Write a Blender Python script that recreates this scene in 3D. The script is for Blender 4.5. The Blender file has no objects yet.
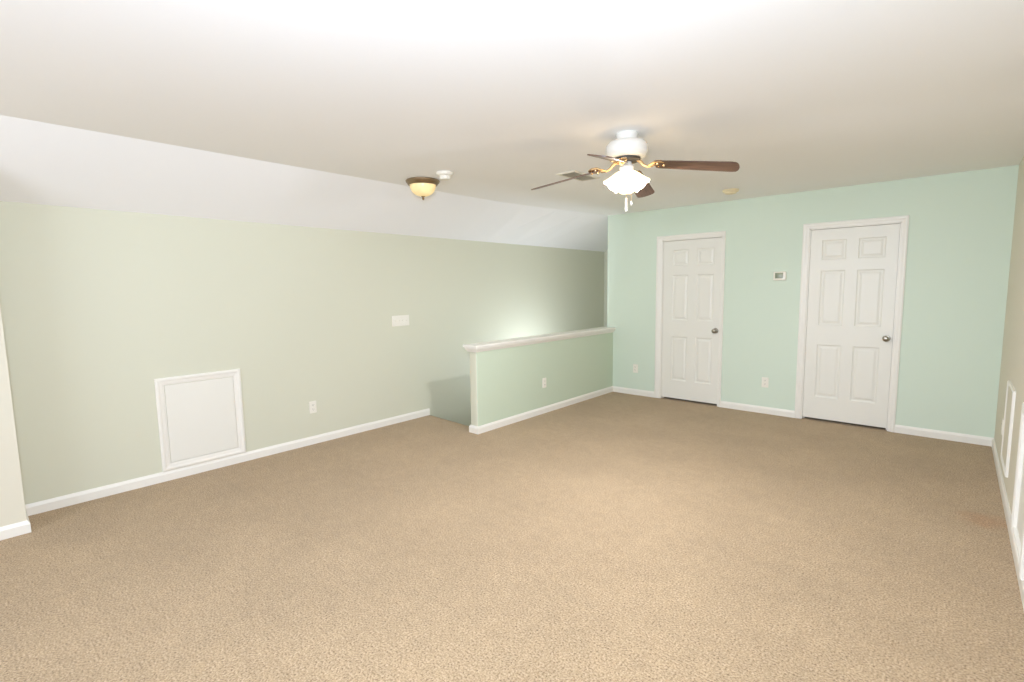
import bpy, bmesh, math, random
from mathutils import Vector, Matrix

# ------------------------------------------------------------------ camera, world, lights, exposure
SC = bpy.context.scene
COL = SC.collection
SC.view_settings.view_transform = 'Standard'
SC.view_settings.look = 'None'
SC.view_settings.gamma = 1.0
SC.view_settings.use_curve_mapping = False
SC.view_settings.exposure = 0.08
SC.cycles.use_denoising = True
SC.cycles.max_bounces = 14
SC.cycles.diffuse_bounces = 10
SC.cycles.sample_clamp_indirect = 8.0

R3 = Vector((0.74488437618379, 0.6670346007703257, -0.014563910616939787))
U3 = Vector((-0.05986988565809264, 0.0885660101758741, 0.9942694094825678))
F3 = Vector((-0.6645019660682526, 0.7397438091776768, -0.10590672251905403))
cam_data = bpy.data.cameras.new('camera')
cam = bpy.data.objects.new('camera', cam_data)
COL.objects.link(cam)
m = Matrix.Identity(4)
for r in range(3):
    m[r][0], m[r][1], m[r][2] = R3[r], U3[r], -F3[r]
m[0][3], m[1][3], m[2][3] = 0.0, 0.0, 1.4703
cam.matrix_world = m
cam_data.sensor_fit = 'HORIZONTAL'
cam_data.sensor_width = 36.0
cam_data.lens = 495.833 / 1024 * 36.0
cam_data.clip_start = 0.02
SC.camera = cam

world = bpy.data.worlds.new('daylight')
SC.world = world
world.use_nodes = True
world.node_tree.nodes['Background'].inputs[0].default_value = (0.75, 0.85, 1.0, 1)
world.node_tree.nodes['Background'].inputs[1].default_value = 0.6


def area_light(name, loc, aim, sx, sy, watts, col, shape='RECTANGLE', spread=180):
    d = bpy.data.lights.new(name, 'AREA')
    d.shape = shape
    d.size = sx
    d.size_y = sy
    d.energy = watts
    d.color = col
    d.spread = math.radians(spread)
    o = bpy.data.objects.new(name, d)
    COL.objects.link(o)
    o.location = loc
    o.rotation_euler = (Vector(aim) - Vector(loc)).to_track_quat('-Z', 'Y').to_euler()
    return o


# soft fill from an added rear window, the photographer's flash turned up to the ceiling,
# and daylight that reaches the lower part of the stairwell
area_light('rear_window_fill', (-1.9, -2.40, 1.35), (-1.9, 4.0, 1.55), 2.6, 1.5, 54, (0.91, 1.0, 1.15))
area_light('flash_head', (-0.02, -0.06, 1.76), (-0.72, 0.72, 1.90), 0.16, 0.16, 71, (0.87, 1.02, 1.29))
area_light('stairwell_daylight', (-3.88, 5.30, 0.16), (-4.56, 5.40, 0.95), 0.45, 0.36, 12, (0.94, 1.0, 1.14))

# ------------------------------------------------------------------ materials


def lin(c):
    return tuple(((v / 255) / 12.92 if v / 255 <= 0.04045 else ((v / 255 + 0.055) / 1.055) ** 2.4) for v in c) + (1.0,)


def mat(name, rgb, rough=0.5, metal=0.0, spec=0.5, bump=None, vary=None, emit=None, trans=0.0):
    """rgb is sRGB 0-255; bump=(scale, strength); vary=(scale, amount) soft colour mottling"""
    M = bpy.data.materials.new(name)
    M.use_nodes = True
    nt = M.node_tree
    b = nt.nodes['Principled BSDF']
    b.inputs['Base Color'].default_value = lin(rgb)
    b.inputs['Roughness'].default_value = rough
    b.inputs['Metallic'].default_value = metal
    b.inputs['Specular IOR Level'].default_value = spec
    if trans:
        b.inputs['Transmission Weight'].default_value = trans
    tc = nt.nodes.new('ShaderNodeTexCoord')
    if vary:
        n = nt.nodes.new('ShaderNodeTexNoise')
        n.inputs['Scale'].default_value = vary[0]
        n.inputs['Detail'].default_value = 3
        nt.links.new(tc.outputs['Object'], n.inputs['Vector'])
        mp = nt.nodes.new('ShaderNodeMapRange')
        mp.inputs[1].default_value = 0.3
        mp.inputs[2].default_value = 0.7
        mp.inputs[3].default_value = 1 - vary[1]
        mp.inputs[4].default_value = 1 + vary[1]
        nt.links.new(n.outputs['Fac'], mp.inputs[0])
        mx = nt.nodes.new('ShaderNodeVectorMath')
        mx.operation = 'SCALE'
        mx.inputs[0].default_value = lin(rgb)[:3]
        nt.links.new(mp.outputs[0], mx.inputs['Scale'])
        nt.links.new(mx.outputs[0], b.inputs['Base Color'])
    if bump:
        n = nt.nodes.new('ShaderNodeTexNoise')
        n.inputs['Scale'].default_value = bump[0]
        n.inputs['Detail'].default_value = 4
        nt.links.new(tc.outputs['Object'], n.inputs['Vector'])
        bp = nt.nodes.new('ShaderNodeBump')
        bp.inputs['Strength'].default_value = bump[1]
        bp.inputs['Distance'].default_value = 0.004
        nt.links.new(n.outputs['Fac'], bp.inputs['Height'])
        nt.links.new(bp.outputs[0], b.inputs['Normal'])
    if emit:
        b.inputs['Emission Color'].default_value = lin(emit[0])
        b.inputs['Emission Strength'].default_value = emit[1]
    return M


def carpet_material():
    M = bpy.data.materials.new('beige_carpet')
    M.use_nodes = True
    nt = M.node_tree
    b = nt.nodes['Principled BSDF']
    b.inputs['Roughness'].default_value = 0.95
    b.inputs['Specular IOR Level'].default_value = 0.1
    b.inputs['Sheen Weight'].default_value = 0.15
    tc = nt.nodes.new('ShaderNodeTexCoord')
    L = nt.links.new

    def noise(scale, detail, rough=0.5):
        n = nt.nodes.new('ShaderNodeTexNoise')
        n.inputs['Scale'].default_value = scale
        n.inputs['Detail'].default_value = detail
        n.inputs['Roughness'].default_value = rough
        L(tc.outputs['Object'], n.inputs['Vector'])
        return n
    fine = noise(118, 4, 0.65)
    ramp = nt.nodes.new('ShaderNodeValToRGB')
    ramp.color_ramp.elements[0].position = 0.30
    ramp.color_ramp.elements[0].color = lin((104, 82, 58))
    ramp.color_ramp.elements[1].position = 0.68
    ramp.color_ramp.elements[1].color = lin((203, 180, 151))
    e = ramp.color_ramp.elements.new(0.5)
    e.color = lin((178, 153, 119))
    L(fine.outputs['Fac'], ramp.inputs[0])
    # trodden, slightly darker drifts in the pile
    big = noise(1.7, 5, 0.6)
    mp = nt.nodes.new('ShaderNodeMapRange')
    mp.inputs[1].default_value = 0.35
    mp.inputs[2].default_value = 0.65
    mp.inputs[3].default_value = 0.94
    mp.inputs[4].default_value = 1.05
    L(big.outputs['Fac'], mp.inputs[0])
    mid = noise(16, 3, 0.6)
    mp2 = nt.nodes.new('ShaderNodeMapRange')
    mp2.inputs[1].default_value = 0.3
    mp2.inputs[2].default_value = 0.7
    mp2.inputs[3].default_value = 0.93
    mp2.inputs[4].default_value = 1.06
    L(mid.outputs['Fac'], mp2.inputs[0])
    mul = nt.nodes.new('ShaderNodeMath')
    mul.operation = 'MULTIPLY'
    L(mp.outputs[0], mul.inputs[0])
    L(mp2.outputs[0], mul.inputs[1])
    sc = nt.nodes.new('ShaderNodeVectorMath')
    sc.operation = 'SCALE'
    L(ramp.outputs[0], sc.inputs[0])
    L(mul.outputs[0], sc.inputs['Scale'])
    # one rusty stain beside the right wall
    dist = nt.nodes.new('ShaderNodeVectorMath')
    dist.operation = 'DISTANCE'
    warp = noise(14, 3)
    off = nt.nodes.new('ShaderNodeVectorMath')
    off.operation = 'MULTIPLY_ADD'
    off.inputs[1].default_value = (0.16, 0.16, 0)
    L(warp.outputs['Color'], off.inputs[0])
    L(tc.outputs['Object'], off.inputs[2])
    L(off.outputs[0], dist.inputs[0])
    dist.inputs[1].default_value = (0.287, 4.190, 0.0)
    ms = nt.nodes.new('ShaderNodeMapRange')
    ms.inputs[1].default_value = 0.05
    ms.inputs[2].default_value = 0.16
    ms.inputs[3].default_value = 0.35
    ms.inputs[4].default_value = 0.0
    L(dist.outputs['Value'], ms.inputs[0])
    mix = nt.nodes.new('ShaderNodeMix')
    mix.data_type = 'RGBA'
    mix.blend_type = 'MULTIPLY'
    L(ms.outputs[0], mix.inputs[0])
    L(sc.outputs[0], mix.inputs[6])
    mix.inputs[7].default_value = lin((246, 200, 160))
    L(mix.outputs[2], b.inputs['Base Color'])
    bp = nt.nodes.new('ShaderNodeBump')
    bp.inputs['Strength'].default_value = 0.7
    bp.inputs['Distance'].default_value = 0.008
    L(fine.outputs['Fac'], bp.inputs['Height'])
    L(bp.outputs[0], b.inputs['Normal'])
    return M


def wood_material():
    M = bpy.data.materials.new('walnut_blade')
    M.use_nodes = True
    nt = M.node_tree
    b = nt.nodes['Principled BSDF']
    b.inputs['Roughness'].default_value = 0.35
    tc = nt.nodes.new('ShaderNodeTexCoord')
    mpg = nt.nodes.new('ShaderNodeMapping')
    mpg.inputs['Scale'].default_value = (3, 40, 40)
    n = nt.nodes.new('ShaderNodeTexNoise')
    n.inputs['Scale'].default_value = 2.0
    n.inputs['Detail'].default_value = 5
    r = nt.nodes.new('ShaderNodeValToRGB')
    r.color_ramp.elements[0].position = 0.3
    r.color_ramp.elements[0].color = lin((70, 46, 33))
    r.color_ramp.elements[1].position = 0.72
    r.color_ramp.elements[1].color = lin((114, 84, 64))
    nt.links.new(tc.outputs['Object'], mpg.inputs['Vector'])
    nt.links.new(mpg.outputs[0], n.inputs['Vector'])
    nt.links.new(n.outputs['Fac'], r.inputs[0])
    nt.links.new(r.outputs[0], b.inputs['Base Color'])
    return M


CARPET = carpet_material()
WOOD = wood_material()
CEIL = mat('white_ceiling_paint', (243, 243, 243), 0.85, spec=0.2, bump=(160, 0.05))
PAINT_WARM_LIT = mat('wall_paint_warm_lit', (213, 213, 194), 0.55, spec=0.35, bump=(220, 0.04))  # one wall paint throughout; warm bounce on the left wall is in this colour
PAINT_DAY_LIT = mat('wall_paint_day_lit', (213, 226, 210), 0.6, spec=0.3, bump=(220, 0.04))  # same wall paint, with the back wall's cooler daylight in the colour
PAINT_MID_LIT = mat('wall_paint_mid_lit', (200, 212, 190), 0.6, spec=0.3, bump=(220, 0.04))  # same wall paint, the half wall's in-between light put into the colour
BEIGE = mat('beige_wall_paint', (221, 216, 199), 0.65, spec=0.3, bump=(220, 0.04))
TRIM = mat('white_semigloss_trim', (238, 235, 227), 0.35, spec=0.5)
DOORW = mat('white_door_paint', (233, 231, 222), 0.4, spec=0.5)
PLASTIC = mat('white_plastic', (238, 234, 222), 0.35)
IVORY = mat('ivory_plastic', (232, 220, 186), 0.4)
SLOT = mat('dark_slot', (60, 56, 50), 0.6)
LCD = mat('grey_green_display', (138, 146, 122), 0.25)
NICKEL = mat('satin_nickel', (168, 162, 150), 0.28, metal=1.0)
BRONZE = mat('antique_bronze', (150, 130, 102), 0.32, metal=0.9)
BRASS = mat('polished_brass', (234, 198, 150), 0.22, metal=1.0)
FANW = mat('white_enamel', (224, 222, 214), 0.25)
DARK = mat('dark_motor_metal', (70, 64, 56), 0.5, metal=0.3)
FROST = mat('lit_frosted_glass', (242, 226, 196), 0.3, emit=((255, 226, 176), 3.6))
BULB = mat('lit_bulb', (255, 240, 220), 0.3, emit=((255, 222, 170), 8.0))
ALAB = mat('lit_alabaster_glass', (248, 234, 184), 0.25, vary=(9, 0.12), emit=((255, 206, 110), 0.25))
GRILLE = mat('painted_vent_metal', (224, 219, 205), 0.4)
GLASS = mat('window_glass', (250, 255, 255), 0.02, trans=1.0)
DUCT = mat('dark_duct', (188, 182, 166), 0.8)

# ------------------------------------------------------------------ mesh helpers


def tag(o, label=None, cat=None, group=None, kind=None):
    if label:
        o['label'] = label
    if cat:
        o['category'] = cat
    if group:
        o['group'] = group
    if kind:
        o['kind'] = kind
    return o


def obj(name, bm, material, parent=None, smooth=False, kind=None, bevel=0.0):
    me = bpy.data.meshes.new(name)
    bmesh.ops.recalc_face_normals(bm, faces=bm.faces[:])
    bm.to_mesh(me)
    bm.free()
    for mm in (material if isinstance(material, (list, tuple)) else [material]):
        me.materials.append(mm)
    o = bpy.data.objects.new(name, me)
    COL.objects.link(o)
    if parent:
        o.parent = parent
    if smooth:
        for p in me.polygons:
            p.use_smooth = True
        me.set_sharp_from_angle(angle=math.radians(smooth if smooth > 1 else 40))
    if bevel:
        bv = o.modifiers.new('bevel', 'BEVEL')
        bv.width = bevel
        bv.segments = 2
        bv.limit_method = 'ANGLE'
    if kind:
        o['kind'] = kind
    return o


def empty(name, loc, rotz=0.0):
    o = bpy.data.objects.new(name, None)
    o.empty_display_size = 0.1
    COL.objects.link(o)
    o.location = loc
    o.rotation_euler = (0, 0, rotz)
    return o


def box(bm, x0, x1, y0, y1, z0, z1):
    v = [bm.verts.new((x, y, z)) for z in (z0, z1) for y in (y0, y1) for x in (x0, x1)]
    for f in ((0, 1, 3, 2), (4, 6, 7, 5), (0, 4, 5, 1), (2, 3, 7, 6), (0, 2, 6, 4), (1, 5, 7, 3)):
        bm.faces.new([v[i] for i in f])


def lathe(bm, prof, seg=40, mtx=None, cap0=True, cap1=True):
    """prof = [(radius, z)...] turned about z"""
    rings = []
    for r, z in prof:
        ring = []
        for k in range(seg):
            a = 2 * math.pi * k / seg
            p = Vector((r * math.cos(a), r * math.sin(a), z))
            ring.append(bm.verts.new(mtx @ p if mtx else p))
        rings.append(ring)
    for a, b in zip(rings, rings[1:]):
        for k in range(seg):
            bm.faces.new((a[k], a[(k + 1) % seg], b[(k + 1) % seg], b[k]))
    if cap0:
        bm.faces.new(rings[0])
    if cap1:
        bm.faces.new(rings[-1])


def tube(bm, pts, radii, seg=10):
    pts = [Vector(p) for p in pts]
    if not isinstance(radii, (list, tuple)):
        radii = [radii] * len(pts)
    rings = []
    for i, p in enumerate(pts):
        d = (pts[min(i + 1, len(pts) - 1)] - pts[max(i - 1, 0)]).normalized()
        up = Vector((0, 0, 1)) if abs(d.z) < 0.9 else Vector((1, 0, 0))
        s = d.cross(up).normalized()
        t = s.cross(d)
        rings.append([bm.verts.new(p + (s * math.cos(2 * math.pi * k / seg) + t * math.sin(2 * math.pi * k / seg)) * radii[i]) for k in range(seg)])
    for a, b in zip(rings, rings[1:]):
        for k in range(seg):
            bm.faces.new((a[k], a[(k + 1) % seg], b[(k + 1) % seg], b[k]))
    bm.faces.new(rings[0])
    bm.faces.new(rings[-1])


def prism(bm, pts, z0, z1):
    a = [bm.verts.new((x, y, z0)) for x, y in pts]
    b = [bm.verts.new((x, y, z1)) for x, y in pts]
    n = len(pts)
    for k in range(n):
        bm.faces.new((a[k], a[(k + 1) % n], b[(k + 1) % n], b[k]))
    bm.faces.new(a)
    bm.faces.new(b)


def mouldings(bm, line, prof, side):
    """sweep prof [(out, z)...] along the wall line; side = +1: outwards is left of travel"""
    P = [Vector((x, y)) for x, y in line]
    rings = []
    for i, p in enumerate(P):
        ds = []
        if i > 0:
            ds.append((P[i] - P[i - 1]).normalized())
        if i < len(P) - 1:
            ds.append((P[i + 1] - P[i]).normalized())
        ns = [Vector((-d.y, d.x)) * side for d in ds]
        if len(ns) == 2:
            n = (ns[0] + ns[1])
            n = n / (n.length_squared / 2) if n.length > 1e-6 else ns[0]
        else:
            n = ns[0]
        rings.append([bm.verts.new((p.x + n.x * o, p.y + n.y * o, z)) for o, z in prof])
    k = len(prof)
    for a, b in zip(rings, rings[1:]):
        for j in range(k):
            bm.faces.new((a[j], a[(j + 1) % k], b[(j + 1) % k], b[j]))
    bm.faces.new(rings[0])
    bm.faces.new(rings[-1])


def rounded_rect(w, h, r, n=5):
    pts = []
    for cx, cy, a0 in ((w / 2 - r, h / 2 - r, 0), (-w / 2 + r, h / 2 - r, 90), (-w / 2 + r, -h / 2 + r, 180), (w / 2 - r, -h / 2 + r, 270)):
        for k in range(n + 1):
            a = math.radians(a0 + 90 * k / n)
            pts.append((cx + r * math.cos(a), cy + r * math.sin(a)))
    return pts


def plate(bm, w, h, layers, r=0.006, cx=0, cz=0):
    """a moulded plate in the local xz plane, front facing -y; layers = [(inset, depth out of wall)...]"""
    rings = []
    for ins, d in layers:
        rings.append([bm.verts.new((cx + x, -d, cz + z)) for x, z in rounded_rect(w - 2 * ins, h - 2 * ins, max(r - ins * 0.5, 0.001))])
    n = len(rings[0])
    for a, b in zip(rings, rings[1:]):
        for k in range(n):
            bm.faces.new((a[k], a[(k + 1) % n], b[(k + 1) % n], b[k]))
    bm.faces.new(rings[0])
    bm.faces.new(rings[-1])


# ------------------------------------------------------------------ the room (metres)
D = 6.07            # wall with the doors
XL, XR = -4.561, 0.317
ZC, ZK = 2.44, 2.067
XH, XH0 = -3.556, -3.662     # half wall faces
YH = 3.42
YE = 7.478
YR = -2.5
XN, YN = -4.232, 0.17        # boxed-out piece of wall at the near left
W = 0.12

# floor: carpet with an opening for the stairs, its edge rounded over
bm = bmesh.new()
outer = [(XL - 0.02, YR), (XR + 0.02, YR), (XR + 0.02, D + 0.15), (XH0 + 0.01, D + 0.15), (XH0 + 0.01, 3.515), (XL - 0.02, 3.625)]
prism(bm, outer, -0.25, 0.0)
ed = [e for e in bm.edges if all(abs(v.co.z) < 1e-6 for v in e.verts) and all(v.co.x < XH0 + 0.02 and 3.4 < v.co.y < 3.7 for v in e.verts)]
bmesh.ops.bevel(bm, geom=ed, offset=0.035, segments=5, affect='EDGES', profile=0.5)
obj('floor', bm, CARPET, kind='structure', smooth=50)

bm = bmesh.new()
for k in range(13):
    y0 = 3.55 + 0.27 * k
    z = -0.19 * (k + 1)
    box(bm, XL, XH0, y0, y0 + 0.30, z - 0.25, z)
obj('stairs', bm, CARPET, kind='structure', bevel=0.012)
bm = bmesh.new()
box(bm, XL - 0.1, XH0 + 0.1, 3.4, YE + 0.1, -2.9, -2.78)
obj('floor_lower', bm, CARPET, kind='structure')

# ceiling: flat part, soft crease, sloped part down to the left wall
crease = [(-2.62, -3.905), (0.25, -3.905), (1.6, -3.915), (3.0, -3.92), (4.1, -3.915), (4.6, -3.87), (5.1, -3.775), (5.6, -3.70), (6.07, -3.645), (7.6, -3.645)]
bm = bmesh.new()
rings = []
for y, xc in crease:
    sec = [(XL - W, ZK - 0.068), (XL, ZK), (xc, ZC), (XR + W, ZC), (XR + W, ZC + 0.14), (XL - W, ZC + 0.14)]
    rings.append([bm.verts.new((x, y, z)) for x, z in sec])
for a, b in zip(rings, rings[1:]):
    for j in range(6):
        bm.faces.new((a[j], a[(j + 1) % 6], b[(j + 1) % 6], b[j]))
bm.faces.new(rings[0])
bm.faces.new(rings[-1])
obj('ceiling', bm, CEIL, kind='structure')

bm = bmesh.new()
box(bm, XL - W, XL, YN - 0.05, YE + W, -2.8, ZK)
obj('wall_left', bm, PAINT_WARM_LIT, kind='structure')

# boxed-out wall at near left, running under the slope
bm = bmesh.new()
zt = ZK + (ZC - ZK) * (XN - XL) / (-3.905 - XL)
a = [bm.verts.new((x, YR - W, z)) for x, z in ((XL - W, -0.1), (XN, -0.1), (XN, zt), (XL - W, ZK - 0.068))]
b = [bm.verts.new((x, YN, z)) for x, z in ((XL - W, -0.1), (XN, -0.1), (XN, zt), (XL - W, ZK - 0.068))]
for k in range(4):
    bm.faces.new((a[k], a[(k + 1) % 4], b[(k + 1) % 4], b[k]))
bm.faces.new(a)
bm.faces.new(b)
obj('wall_near_left', bm, BEIGE, kind='structure')

bm = bmesh.new()
box(bm, XR, XR + W, YR - W, D + 0.16, -0.1, ZC)
obj('wall_right', bm, BEIGE, kind='structure')

# door openings: (slab x0, x1)
DOORS = [(-2.832, -2.112), (-1.192, -0.452)]
ZD = 2.03
JO = 0.022          # jamb thickness round the slab
bm = bmesh.new()
xs = [XH0 + 0.012, DOORS[0][0] - JO, DOORS[0][1] + JO, DOORS[1][0] - JO, DOORS[1][1] + JO, XR]
for i in (0, 2, 4):
    box(bm, xs[i], xs[i + 1], D, D + 0.125, -0.05, ZC)
for i in (1, 3):
    box(bm, xs[i], xs[i + 1], D, D + 0.125, ZD + JO, ZC)
obj('wall_back', bm, PAINT_DAY_LIT, kind='structure')
bm = bmesh.new()
box(bm, XH0 + 0.012, XR + W, D + 0.126, D + 0.16, -0.05, ZC)
obj('door_gap_backing', bm, BEIGE, kind='structure')  # unseen backing added to keep the gaps under the doors dark

# stairwell beyond
bm = bmesh.new()
box(bm, XL, XH0 + 0.2, YE, YE + W, -2.8, ZC)
obj('wall_stair_end', bm, PAINT_WARM_LIT, kind='structure')
bm = bmesh.new()
box(bm, XH0, XH0 + 0.10, 3.55, YE, -2.8, -0.26)
box(bm, XH0 + 0.012, XH0 + 0.11, D + 0.161, YE, -0.26, ZC)
obj('wall_stair_side', bm, PAINT_WARM_LIT, kind='structure')
bm = bmesh.new()
box(bm, XL, XH0, 3.42, 3.54, -2.8, -0.26)
obj('wall_stair_foot', bm, PAINT_WARM_LIT, kind='structure')

# half wall with softly rounded end
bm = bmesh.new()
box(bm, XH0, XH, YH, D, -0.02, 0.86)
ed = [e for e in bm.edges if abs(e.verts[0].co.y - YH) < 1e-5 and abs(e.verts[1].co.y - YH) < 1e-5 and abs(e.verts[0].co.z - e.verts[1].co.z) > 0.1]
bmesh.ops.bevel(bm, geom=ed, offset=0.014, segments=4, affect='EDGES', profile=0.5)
hw = obj('wall_half', bm, [PAINT_MID_LIT, PAINT_WARM_LIT], kind='structure', smooth=50)
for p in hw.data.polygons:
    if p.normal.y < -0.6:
        p.material_index = 1                    # direct flash on the narrow end is put into its colour
# its cap: crown moulding under a flat board
bm = bmesh.new()
prof = [(0.0, 0.838), (0.010, 0.838), (0.012, 0.846), (0.020, 0.852), (0.026, 0.864), (0.032, 0.872), (0.033, 0.882), (0.041, 0.884), (0.043, 0.890), (0.043, 0.904), (0.040, 0.909), (0.0, 0.909)]
mouldings(bm, [(XH, D - 0.0005), (XH, YH), (XH0, YH), (XH0, D - 0.0005)], prof, 1)
box(bm, XH0 - 0.002, XH + 0.002, YH - 0.002, D - 0.0005, 0.862, 0.9088)
obj('trim_1', bm, TRIM, kind='structure', smooth=25)

# unseen rear wall behind the camera, with a window added for the fill
WX0, WX1, WZ0, WZ1 = -3.3, -0.5, 0.55, 2.15
bm = bmesh.new()
box(bm, XN, WX0, YR - W, YR, -0.1, ZC)
box(bm, WX1, XR, YR - W, YR, -0.1, ZC)
box(bm, WX0, WX1, YR - W, YR, -0.1, WZ0)
box(bm, WX0, WX1, YR - W, YR, WZ1, ZC)
obj('wall_rear', bm, BEIGE, kind='structure')
bm = bmesh.new()
for x0, x1, z0, z1 in ((WX0, WX0 + 0.05, WZ0, WZ1), (WX1 - 0.05, WX1, WZ0, WZ1), (WX0, WX1, WZ0, WZ0 + 0.05), (WX0, WX1, WZ1 - 0.05, WZ1), (-1.93, -1.87, WZ0, WZ1), (WX0, WX1, 1.33, 1.37)):
    box(bm, x0, x1, YR - 0.08, YR - 0.03, z0, z1)
win = obj('added_window', bm, TRIM, kind='structure')
bm = bmesh.new()
box(bm, WX0 + 0.04, WX1 - 0.04, YR - 0.058, YR - 0.052, WZ0 + 0.04, WZ1 - 0.04)
obj('pane', bm, GLASS, parent=win)

# ------------------------------------------------------------------ baseboards
BB = [(0, 0), (0.013, 0), (0.013, 0.056), (0.010, 0.063), (0.006, 0.072), (0.004, 0.078), (0, 0.078)]
bm = bmesh.new()
mouldings(bm, [(XN, YR), (XN, YN), (XL, YN), (XL, 3.60)], BB, -1)
obj('baseboard_left', bm, TRIM, kind='structure')
bm = bmesh.new()
mouldings(bm, [(XH0, 3.52), (XH0, YH), (XH, YH), (XH, D), (DOORS[0][0] - 0.085, D)], BB, -1)
obj('baseboard_half_wall', bm, TRIM, kind='structure')
bm = bmesh.new()
mouldings(bm, [(DOORS[0][1] + 0.045, D), (DOORS[1][0] - 0.075, D)], BB, -1)
mouldings(bm, [(DOORS[1][1] + 0.065, D), (XR, D)], BB, -1)
obj('baseboard_back', bm, TRIM, kind='structure')
bm = bmesh.new()
mouldings(bm, [(XR, D - 0.013), (XR, YR)], BB, -1)
obj('baseboard_right', bm, TRIM, kind='structure')

# ------------------------------------------------------------------ doors


def door(name, x0, x1, panels_x, knob_x, label, lo, ro):
    cx = (x0 + x1) / 2
    yf = D + 0.006                       # front face of the slab
    zb = 0.027
    pz = [(0.262, 0.828), (1.035, 1.605), (1.716, 1.918)]
    rects = [(a, b, c, d) for a, b in panels_x for c, d in pz]
    X = sorted({x0, x1} | {v for p in panels_x for v in p})
    Z = sorted({zb, ZD} | {v for p in pz for v in p})
    bm = bmesh.new()
    V = {}

    def vert(x, y, z):
        k = (round(x, 5), round(y, 5), round(z, 5))
        if k not in V:
            V[k] = bm.verts.new(k)
        return V[k]
    for i in range(len(X) - 1):
        for j in range(len(Z) - 1):
            a, b, c, d = X[i], X[i + 1], Z[j], Z[j + 1]
            if any(abs(a - r[0]) < 1e-6 and abs(b - r[1]) < 1e-6 and abs(c - r[2]) < 1e-6 and abs(d - r[3]) < 1e-6 for r in rects):
                prev = None
                for ins, dep in ((0, 0), (0.004, 0.006), (0.012, 0.010), (0.022, 0.010), (0.040, 0.003), (0.044, 0.0025)):
                    ring = [vert(a + ins, yf + dep, c + ins), vert(b - ins, yf + dep, c + ins), vert(b - ins, yf + dep, d - ins), vert(a + ins, yf + dep, d - ins)]
                    if prev:
                        for k in range(4):
                            bm.faces.new((prev[k], prev[(k + 1) % 4], ring[(k + 1) % 4], ring[k]))
                    prev = ring
                bm.faces.new(prev)
            else:
                bm.faces.new((vert(a, yf, c), vert(b, yf, c), vert(b, yf, d), vert(a, yf, d)))
    # sides and back
    yb = yf + 0.035
    o = [(x0, zb), (x1, zb), (x1, ZD), (x0, ZD)]
    bk = [vert(x, yb, z) for x, z in o]
    bm.faces.new(bk)
    # border chain on each side so that the slab is closed
    for (pts, rev) in (([vert(x, yf, zb) for x in X], 0), ([vert(x, yf, ZD) for x in X], 1)):
        bm.faces.new(pts + ([bk[1], bk[0]] if not rev else [bk[2], bk[3]]))
    for (pts, rev) in (([vert(x0, yf, z) for z in Z], 0), ([vert(x1, yf, z) for z in Z], 1)):
        bm.faces.new(pts + ([bk[3], bk[0]] if not rev else [bk[2], bk[1]]))
    d = obj(name, bm, DOORW, kind='structure')
    d['label'] = label
    # jamb and casing
    bm = bmesh.new()
    for a, b in ((x0 - JO + 0.001, x0 - 0.0025), (x1 + 0.0025, x1 + JO - 0.001)):
        box(bm, a, b, D - 0.001, D + 0.124, 0.001, ZD + JO - 0.001)
    box(bm, x0 - JO + 0.001, x1 + JO - 0.001, D - 0.001, D + 0.124, ZD + 0.004, ZD + JO - 0.001)
    for a, b in ((x0 - 0.004, x0 + 0.010), (x1 - 0.010, x1 + 0.004)):
        box(bm, a, b, yb + 0.003, yb + 0.035, 0.001, ZD)
    obj('jamb', bm, TRIM, parent=d)
    bm = bmesh.new()
    xa, xb, zt_ = x0 - 0.012, x1 + 0.012, ZD + 0.012
    # casing profile across the board: (distance out from the opening, projection)
    cp = [(0, 0), (0, 0.009), (0.006, 0.012), (0.020, 0.013), (0.034, 0.018), (0.046, 0.019), (0.052, 0.016), (1, 0.014), (1, 0)]
    rings = []
    for (px, pz_, sx, sz) in ((xa, 0.001, -1, 0), (xa, zt_, -1, 1), (xb, zt_, 1, 1), (xb, 0.001, 1, 0)):
        wdt = lo if px == xa else ro
        ring = []
        for u, h in cp:
            uu = wdt if u == 1 else u * wdt / 0.058
            uz = 0.058 if u == 1 else u
            ring.append(bm.verts.new((px + sx * uu, D - h, pz_ + sz * uz)))
        rings.append(ring)
    for a, b in zip(rings, rings[1:]):
        for j in range(len(cp)):
            bm.faces.new((a[j], a[(j + 1) % len(cp)], b[(j + 1) % len(cp)], b[j]))
    bm.faces.new(rings[0])
    bm.faces.new(rings[-1])
    obj('casing', bm, TRIM, parent=d)
    # hinges
    for z in (0.25, 1.05, 1.84):
        bm = bmesh.new()
        lathe(bm, [(0.0045, z - 0.045), (0.0055, z - 0.043), (0.0055, z + 0.043), (0.0045, z + 0.045)], 10, Matrix.Translation((x0 - 0.002, D - 0.001, 0)))
        obj('hinge', bm, TRIM, parent=d, smooth=True)
    # knob
    kz = 0.925
    mt = Matrix.Translation((knob_x, yf, kz)) @ Matrix.Rotation(math.radians(90), 4, 'X')
    bm = bmesh.new()
    lathe(bm, [(0.033, 0.0), (0.033, 0.004), (0.030, 0.008), (0.014, 0.011), (0.012, 0.030), (0.015, 0.034), (0.024, 0.040), (0.029, 0.050), (0.028, 0.060), (0.020, 0.068), (0.006, 0.071)], 28, mt)
    kn = obj('knob', bm, NICKEL, parent=d, smooth=True)
    kn['label'] = 'satin nickel door knob'
    return d


door('door_1', *DOORS[0], [(-2.707, -2.503), (-2.397, -2.190)], -2.153, 'white six panel door nearer the half wall, closed', 0.076, 0.036)
door('door_2', *DOORS[1], [(-1.087, -0.873), (-0.770, -0.550)], -0.500, 'white six panel door nearer the right wall, closed', 0.062, 0.054)

# ------------------------------------------------------------------ plates on the walls (local: x along wall, -y out of it)


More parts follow.
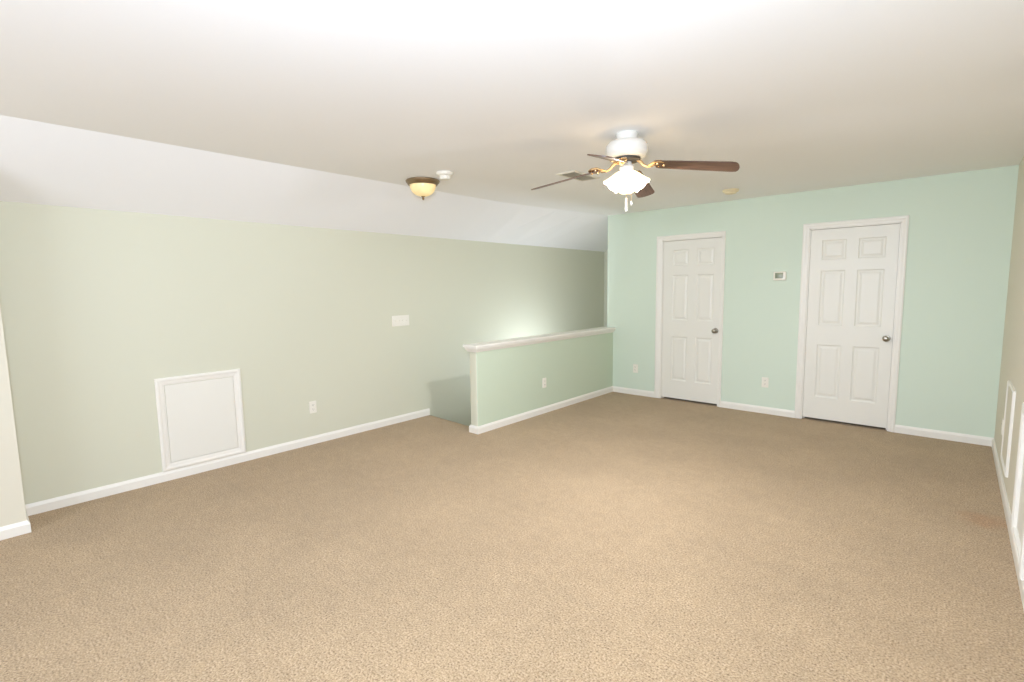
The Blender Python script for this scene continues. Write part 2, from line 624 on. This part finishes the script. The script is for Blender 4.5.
def outlet_parts(root, first=None):
    if first:
        return copy_children(first, root)
    bm = bmesh.new()
    plate(bm, 0.072, 0.117, [(0, 0), (0, 0.003), (0.004, 0.0065)], 0.005)
    obj('cover_plate', bm, PLASTIC, parent=root, smooth=30)
    for dz in (0.0205, -0.0205):
        bm = bmesh.new()
        plate(bm, 0.034, 0.028, [(0, 0.004), (0, 0.0078), (0.001, 0.0085)], 0.012, 0, dz)
        r = obj('receptacle', bm, PLASTIC, parent=root, smooth=30)
        bm = bmesh.new()
        for dx in (-0.0065, 0.0065):
            box(bm, dx - 0.0012, dx + 0.0012, -0.0089, -0.006, dz - 0.001, dz + 0.008)
        lathe(bm, [(0.0025, 0.006), (0.0025, 0.0089)], 10, Matrix.Translation((0, 0, dz - 0.007)) @ Matrix.Rotation(math.radians(90), 4, 'X'))
        obj('slot', bm, SLOT, parent=r)
    bm = bmesh.new()
    lathe(bm, [(0.003, 0.004), (0.003, 0.0075), (0.002, 0.008)], 10, Matrix.Rotation(math.radians(90), 4, 'X'))
    obj('screw', bm, PLASTIC, parent=root)


def copy_children(src, dst):
    for ch in list(src.children):
        c = ch.copy()
        COL.objects.link(c)
        c.parent = dst
        for g in ch.children:
            k = g.copy()
            COL.objects.link(k)
            k.parent = c


ROT_BACK, ROT_LEFT, ROT_RIGHT, ROT_HALF = 0.0, math.radians(90), math.radians(-90), math.radians(90)
# front faces -y on the back wall; turned so that it faces +x on the left wall and half wall, -x on the right wall
spots = [
    ((-3.204, D, 0.362), ROT_BACK, 'white double outlet low on the mint wall between half wall and left door'),
    ((-1.580, D, 0.360), ROT_BACK, 'white double outlet on the mint wall below the thermostat'),
    ((XL, 2.195, 0.360), ROT_LEFT, 'white double outlet on the left wall beside the access panel'),
    ((XH, 4.515, 0.360), ROT_HALF, 'white double outlet in the middle of the green half wall'),
    ((XR, 5.26, 0.360), ROT_RIGHT, 'white double outlet on the beige right wall near the back corner'),
]
first = None
for loc, rz, lab in spots:
    r = empty('wall_outlet', loc, rz)
    tag(r, lab, 'outlet', 'wall outlets')
    outlet_parts(r, first)
    first = first or r

# four-gang switch plate on the left wall
sw = tag(empty('light_switch', (XL, 3.245, 1.132), ROT_LEFT), 'wide white four-gang switch plate on the left wall', 'light switch')
bm = bmesh.new()
plate(bm, 0.225, 0.117, [(0, 0), (0, 0.003), (0.004, 0.0065)], 0.005)
obj('cover_plate', bm, PLASTIC, parent=sw, smooth=30)
for k in range(4):
    x = (k - 1.5) * 0.046
    bm = bmesh.new()
    box(bm, x - 0.005, x + 0.005, -0.0072, -0.005, -0.012, 0.012)
    v = [bm.verts.new(q) for q in ((x - 0.004, -0.007, -0.006), (x + 0.004, -0.007, -0.006), (x + 0.004, -0.007, 0.006), (x - 0.004, -0.007, 0.006), (x - 0.003, -0.017, 0.003), (x + 0.003, -0.017, 0.003), (x + 0.003, -0.016, 0.009), (x - 0.003, -0.016, 0.009))]
    for f in ((0, 1, 5, 4), (1, 2, 6, 5), (2, 3, 7, 6), (3, 0, 4, 7), (4, 5, 6, 7), (0, 3, 2, 1)):
        bm.faces.new([v[i] for i in f])
    obj('toggle', bm, PLASTIC, parent=sw)

# thermostat
th = tag(empty('thermostat', (-1.472, D, 1.561), ROT_BACK), 'small white thermostat with grey display on the mint wall between the doors', 'thermostat')
bm = bmesh.new()
plate(bm, 0.128, 0.098, [(0, 0), (0, 0.016), (0.004, 0.023), (0.008, 0.025)], 0.010)
obj('body', bm, PLASTIC, parent=th, smooth=30)
bm = bmesh.new()
plate(bm, 0.082, 0.060, [(0, 0.020), (0, 0.0255), (0.001, 0.026)], 0.004, -0.004, 0.004)
obj('display', bm, LCD, parent=th, smooth=30)['label'] = 'grey green display'
bm = bmesh.new()
for k in range(3):
    plate(bm, 0.016, 0.007, [(0, 0.022), (0, 0.0262), (0.001, 0.027)], 0.002, -0.026 + 0.026 * k, -0.037)
obj('button_row', bm, PLASTIC, parent=th)


def framed_panel(loc, rz, w, h, label, out=0.022, board=None, fw=0.058, inner=0.45, deep=0.010):
    """access panel: flat board in a moulded frame; origin at bottom centre"""
    r = tag(empty('access_panel', loc, rz), label, 'access panel')
    bm = bmesh.new()
    cp = [(0, 0), (0, out * 0.75), (fw * 0.14, out), (fw * 0.34, out), (fw * 0.52, out * (inner + 0.27)), (fw * 0.8, out * (inner + 0.17)), (fw * 0.9, out * inner), (fw, out * (inner - 0.05)), (fw, 0)]
    rings = []
    for px, pz_, sx, sz in ((-w / 2, 0, 1, 1), (w / 2, 0, -1, 1), (w / 2, h, -1, -1), (-w / 2, h, 1, -1)):
        rings.append([bm.verts.new((px + sx * u, -d, pz_ + sz * u)) for u, d in cp])
    for k in range(4):
        a, b = rings[k], rings[(k + 1) % 4]
        for j in range(len(cp)):
            bm.faces.new((a[j], a[(j + 1) % len(cp)], b[(j + 1) % len(cp)], b[j]))
    obj('frame', bm, TRIM, parent=r)
    bm = bmesh.new()
    box(bm, -w / 2 + fw + 0.003, w / 2 - fw - 0.003, -deep, -0.0005, fw + 0.003, h - fw - 0.003)
    obj('panel', bm, board or DOORW, parent=r, bevel=0.002)
    return r


framed_panel((XL, 1.263, 0.079), ROT_LEFT, 0.612, 0.738, 'white framed access panel low on the left wall', 0.017)
framed_panel((XR, 4.745, 0.185), ROT_RIGHT, 0.48, 0.575, 'smaller white framed panel with board dimmed as by grazing light on the right wall, nearer the back corner', 0.016, BEIGE, 0.03)  # beige on the board puts the dimness of grazing light into its colour
framed_panel((XR, 3.50, 0.079), ROT_RIGHT, 0.60, 0.738, 'white framed panel at the right photo edge, resting on the right baseboard', 0.024, None, 0.055, 0.80, 0.003)

# ------------------------------------------------------------------ ceiling fan
FX, FY = -1.634, 2.945
fan = tag(empty('ceiling_fan', (FX, FY, ZC)), 'white ceiling fan with four dark wood blades and a lit cluster of glass shades', 'ceiling fan')


def fz(z):
    return z - ZC


bm = bmesh.new()
lathe(bm, [(0.070, fz(2.4395)), (0.072, fz(2.432)), (0.068, fz(2.425)), (0.064, fz(2.405)), (0.066, fz(2.392)), (0.060, fz(2.388))], 40)
obj('canopy', bm, FANW, parent=fan, smooth=True)
bm = bmesh.new()
lathe(bm, [(0.060, fz(2.394)), (0.085, fz(2.392)), (0.112, fz(2.384)), (0.128, fz(2.368)), (0.133, fz(2.348)), (0.132, fz(2.324)), (0.126, fz(2.308)), (0.120, fz(2.303)), (0.118, fz(2.297)), (0.108, fz(2.290)), (0.088, fz(2.286))], 48)
obj('motor_housing', bm, FANW, parent=fan, smooth=True)
bm = bmesh.new()
lathe(bm, [(0.080, fz(2.288)), (0.086, fz(2.283)), (0.086, fz(2.270)), (0.070, fz(2.264)), (0.040, fz(2.262))], 40)
obj('flywheel', bm, DARK, parent=fan, smooth=True)['label'] = 'dark motor underside'
BZ = 2.256          # height at which the drooping blades' lines meet the axis
for k in range(4):
    a = math.radians(15.8 + 90 * k)
    hang = Matrix.Translation((0, 0, fz(BZ))) @ Matrix.Rotation(a, 4, 'Z') @ Matrix.Rotation(math.radians(8.6), 4, 'Y')
    # brass arm: dips from the flywheel, then opens into a two-lobed blade holder
    bm = bmesh.new()
    tube(bm, [(0.066, 0, 0.022), (0.090, 0, 0.012), (0.110, 0, -0.006), (0.135, 0, -0.014), (0.165, 0, -0.010), (0.190, 0, 0.009)], [0.010, 0.010, 0.008, 0.008, 0.008, 0.009], 10)
    for q in (-1, 1):
        tube(bm, [(0.140, 0, -0.012), (0.160, q * 0.022, -0.004), (0.190, q * 0.040, 0.010), (0.220, q * 0.044, 0.010), (0.245, q * 0.026, 0.010)], [0.006, 0.007, 0.008, 0.009, 0.006], 8)
    box(bm, 0.170, 0.250, -0.018, 0.018, 0.0045, 0.010)
    for x, y in ((0.200, 0.030), (0.200, -0.030), (0.235, 0)):
        lathe(bm, [(0.006, -0.010), (0.008, -0.007), (0.008, 0.006)], 10, Matrix.Translation((x, y, 0)))
    arm = obj('blade_arm', bm, BRASS, parent=fan, smooth=True)
    arm.matrix_local = hang
    # blade outline: narrow root, broad rounded tip
    bm = bmesh.new()
    pts = [(0.180, -0.046), (0.195, -0.053), (0.62, -0.066)]
    for q in range(9):
        t = math.radians(-90 + 180 * q / 8)
        pts.append((0.628 + 0.042 * max(math.cos(t), 0.0) ** 0.7, 0.066 * math.sin(t)))
    pts += [(0.62, 0.066), (0.195, 0.053), (0.180, 0.046)]
    prism(bm, pts, -0.003, 0.003)
    bl = obj('blade', bm, WOOD, parent=fan, bevel=0.0015)
    bl.matrix_local = hang @ Matrix.Rotation(math.radians(-12.5), 4, 'X')
    bl['label'] = 'dark wood fan blade'
# light kit: fitter with four sockets, each with a bell shade and a lit bulb
bm = bmesh.new()
lathe(bm, [(0.030, fz(2.266)), (0.033, fz(2.252)), (0.044, fz(2.240)), (0.048, fz(2.224)), (0.042, fz(2.206)), (0.026, fz(2.192)), (0.012, fz(2.182))], 32)
tilt = math.radians(41)
for k in range(4):
    a = math.radians(29 + 90 * k)
    c, q = math.cos(a), math.sin(a)
    tube(bm, [(0.020 * c, 0.020 * q, fz(2.214)), (0.030 * c, 0.030 * q, fz(2.202)), (0.040 * c, 0.040 * q, fz(2.190))], [0.014, 0.018, 0.021], 12)
obj('light_fitter', bm, FANW, parent=fan, smooth=True)
for k in range(4):
    a = math.radians(29 + 90 * k)
    axis_m = Matrix.Translation((0.030 * math.cos(a), 0.030 * math.sin(a), fz(2.196))) @ Matrix.Rotation(a, 4, 'Z') @ Matrix.Rotation(math.pi - tilt, 4, 'Y')
    # bell shade: open at the bottom, scalloped rim (local +z points out along the shade)
    bm = bmesh.new()
    prof = [(0.021, 0.0), (0.026, 0.012), (0.033, 0.034), (0.040, 0.060), (0.047, 0.086), (0.053, 0.103), (0.058, 0.112)]
    inner = [(r_ - 0.003, z_) for r_, z_ in reversed(prof)]
    seg = 48
    rings = []
    for r_, z_ in prof + inner:
        fl_ = max(0.0, (z_ - 0.07) / 0.042)
        ring = []
        for j in range(seg):
            w_ = math.cos(6 * 2 * math.pi * j / seg) * fl_
            an = 2 * math.pi * j / seg
            ring.append(bm.verts.new((r_ * (1 + 0.03 * w_) * math.cos(an), r_ * (1 + 0.03 * w_) * math.sin(an), z_ - 0.003 * w_)))
        rings.append(ring)
    for p_, q_ in zip(rings, rings[1:] + rings[:1]):
        for j in range(seg):
            bm.faces.new((p_[j], p_[(j + 1) % seg], q_[(j + 1) % seg], q_[j]))
    sh = obj('lamp_shade', bm, FROST, parent=fan, smooth=True)
    sh.matrix_local = axis_m
    sh['label'] = 'glowing frosted glass shade'
    bm = bmesh.new()
    lathe(bm, [(0.012, 0.010), (0.014, 0.025), (0.022, 0.045), (0.024, 0.058), (0.018, 0.072), (0.006, 0.078)], 20)
    obj('bulb', bm, BULB, parent=sh, smooth=True)
    ld = bpy.data.lights.new('fan_lamp', 'AREA')      # what the bulb throws out of its shade
    ld.shape = 'DISK'
    ld.size = 0.05
    ld.energy = 12.5
    ld.color = (0.96, 1.0, 1.10)
    lo_ = bpy.data.objects.new('fan_lamp', ld)
    COL.objects.link(lo_)
    lo_.matrix_world = Matrix.Translation((FX, FY, ZC)) @ axis_m @ Matrix.Translation((0, 0, 0.082)) @ Matrix.Rotation(math.pi, 4, 'X')
for dx, dy, z1, z2, br in ((0.0, 0.0, 2.036, 1.952, 0.0095), (0.026, 0.016, 2.014, 1.990, 0.006)):
    bm = bmesh.new()
    tube(bm, [(dx * 0.3, dy * 0.3, fz(2.190)), (dx, dy, fz(2.13)), (dx, dy, fz(z1))], 0.0014, 6)
    ch = obj('pull_chain', bm, BRASS, parent=fan)
    bm = bmesh.new()
    lathe(bm, [(br * 0.6, fz(z1 + 0.003)), (br * 0.92, fz(z1 - 0.004)), (br, fz(z2 + 0.01)), (br * 0.9, fz(z2 + 0.003)), (br * 0.4, fz(z2))], 14, Matrix.Translation((dx, dy, 0)))
    obj('pull_handle', bm, FANW, parent=ch, smooth=True)
# ------------------------------------------------------------------ flush ceiling light
fl = tag(empty('flush_ceiling_light', (-3.625, 2.872, ZC)), 'round bronze rimmed flush ceiling light with lit alabaster bowl', 'ceiling light')
bm = bmesh.new()
lathe(bm, [(0.110, -0.0005), (0.146, -0.002), (0.151, -0.008), (0.148, -0.020), (0.138, -0.030), (0.131, -0.042), (0.124, -0.046), (0.118, -0.044), (0.116, -0.030)], 48)
obj('rim', bm, BRONZE, parent=fl, smooth=True)
bm = bmesh.new()
prof = [(0.116, -0.040)]
for k in range(1, 12):
    t = math.radians(90 * k / 12)
    prof.append((0.116 * math.cos(t) ** 0.85, -0.040 - 0.100 * math.sin(t)))
prof.append((0.006, -0.140))
lathe(bm, prof, 48)
obj('glass_bowl', bm, ALAB, parent=fl, smooth=True)
bm = bmesh.new()
lathe(bm, [(0.005, -0.136), (0.016, -0.139), (0.017, -0.144), (0.009, -0.149), (0.008, -0.154), (0.011, -0.160), (0.008, -0.167), (0.003, -0.172)], 20)
obj('finial', bm, BRONZE, parent=fl, smooth=True)

# ------------------------------------------------------------------ detectors
sd = tag(empty('smoke_detector', (-3.255, 2.815, ZC)), 'white two-tier smoke detector beside the flush ceiling light', 'smoke detector', 'ceiling detectors')
bm = bmesh.new()
lathe(bm, [(0.070, -0.0005), (0.071, -0.012), (0.066, -0.022), (0.052, -0.030), (0.044, -0.031)], 40)
obj('base', bm, PLASTIC, parent=sd, smooth=True)
bm = bmesh.new()
lathe(bm, [(0.043, -0.030), (0.042, -0.050), (0.036, -0.058), (0.014, -0.060)], 36)
for k in range(12):
    a = 2 * math.pi * k / 12
    tube(bm, [(0.0425 * math.cos(a), 0.0425 * math.sin(a), -0.031), (0.0415 * math.cos(a), 0.0415 * math.sin(a), -0.050)], 0.003, 6)
obj('sensor_chamber', bm, PLASTIC, parent=sd, smooth=True)

s2 = tag(empty('smoke_detector', (-1.80, 5.39, ZC)), 'ivory low round smoke detector on the ceiling near the mint wall', 'smoke detector', 'ceiling detectors')
bm = bmesh.new()
lathe(bm, [(0.078, -0.0005), (0.079, -0.010), (0.074, -0.022), (0.060, -0.027), (0.056, -0.027)], 40)
obj('base', bm, IVORY, parent=s2, smooth=True)
bm = bmesh.new()
lathe(bm, [(0.056, -0.026), (0.054, -0.036), (0.044, -0.041), (0.012, -0.042)], 36)
for k in range(10):
    a = 2 * math.pi * k / 10
    tube(bm, [(0.0555 * math.cos(a), 0.0555 * math.sin(a), -0.027), (0.053 * math.cos(a), 0.053 * math.sin(a), -0.036)], 0.003, 6)
obj('sensor_chamber', bm, IVORY, parent=s2, smooth=True)

# ------------------------------------------------------------------ ceiling register
rg = tag(empty('air_vent', (-2.535, 3.725, ZC)), 'pale louvred air vent in the ceiling behind the fan blades', 'air vent')
w, h = 0.20, 0.40
bm = bmesh.new()
cp = [(0, 0.0005), (0.003, 0.006), (0.018, 0.010), (0.026, 0.010), (0.028, 0.0005)]
rings = []
for px, py, sx, sy in ((-w / 2, -h / 2, 1, 1), (w / 2, -h / 2, -1, 1), (w / 2, h / 2, -1, -1), (-w / 2, h / 2, 1, -1)):
    rings.append([bm.verts.new((px + sx * u, py + sy * u, -d)) for u, d in cp])
for k in range(4):
    a, b = rings[k], rings[(k + 1) % 4]
    for j in range(len(cp)):
        bm.faces.new((a[j], a[(j + 1) % len(cp)], b[(j + 1) % len(cp)], b[j]))
obj('frame', bm, GRILLE, parent=rg)
bm = bmesh.new()
box(bm, -w / 2 + 0.026, w / 2 - 0.026, -h / 2 + 0.026, h / 2 - 0.026, -0.0015, -0.0005)
obj('backing', bm, DUCT, parent=rg)
for k in range(9):
    x = -w / 2 + 0.034 + k * (w - 0.068) / 8
    bm = bmesh.new()
    v = [bm.verts.new(q) for q in ((x - 0.006, -h / 2 + 0.026, -0.002), (x + 0.006, -h / 2 + 0.026, -0.011), (x + 0.007, -h / 2 + 0.026, -0.010), (x - 0.005, -h / 2 + 0.026, -0.002 + 0.0006),
                                   (x - 0.006, h / 2 - 0.026, -0.002), (x + 0.006, h / 2 - 0.026, -0.011), (x + 0.007, h / 2 - 0.026, -0.010), (x - 0.005, h / 2 - 0.026, -0.002 + 0.0006))]
    for f in ((0, 1, 2, 3), (4, 7, 6, 5), (0, 4, 5, 1), (1, 5, 6, 2), (2, 6, 7, 3), (3, 7, 4, 0)):
        bm.faces.new([v[i] for i in f])
    obj('louvre', bm, GRILLE, parent=rg)
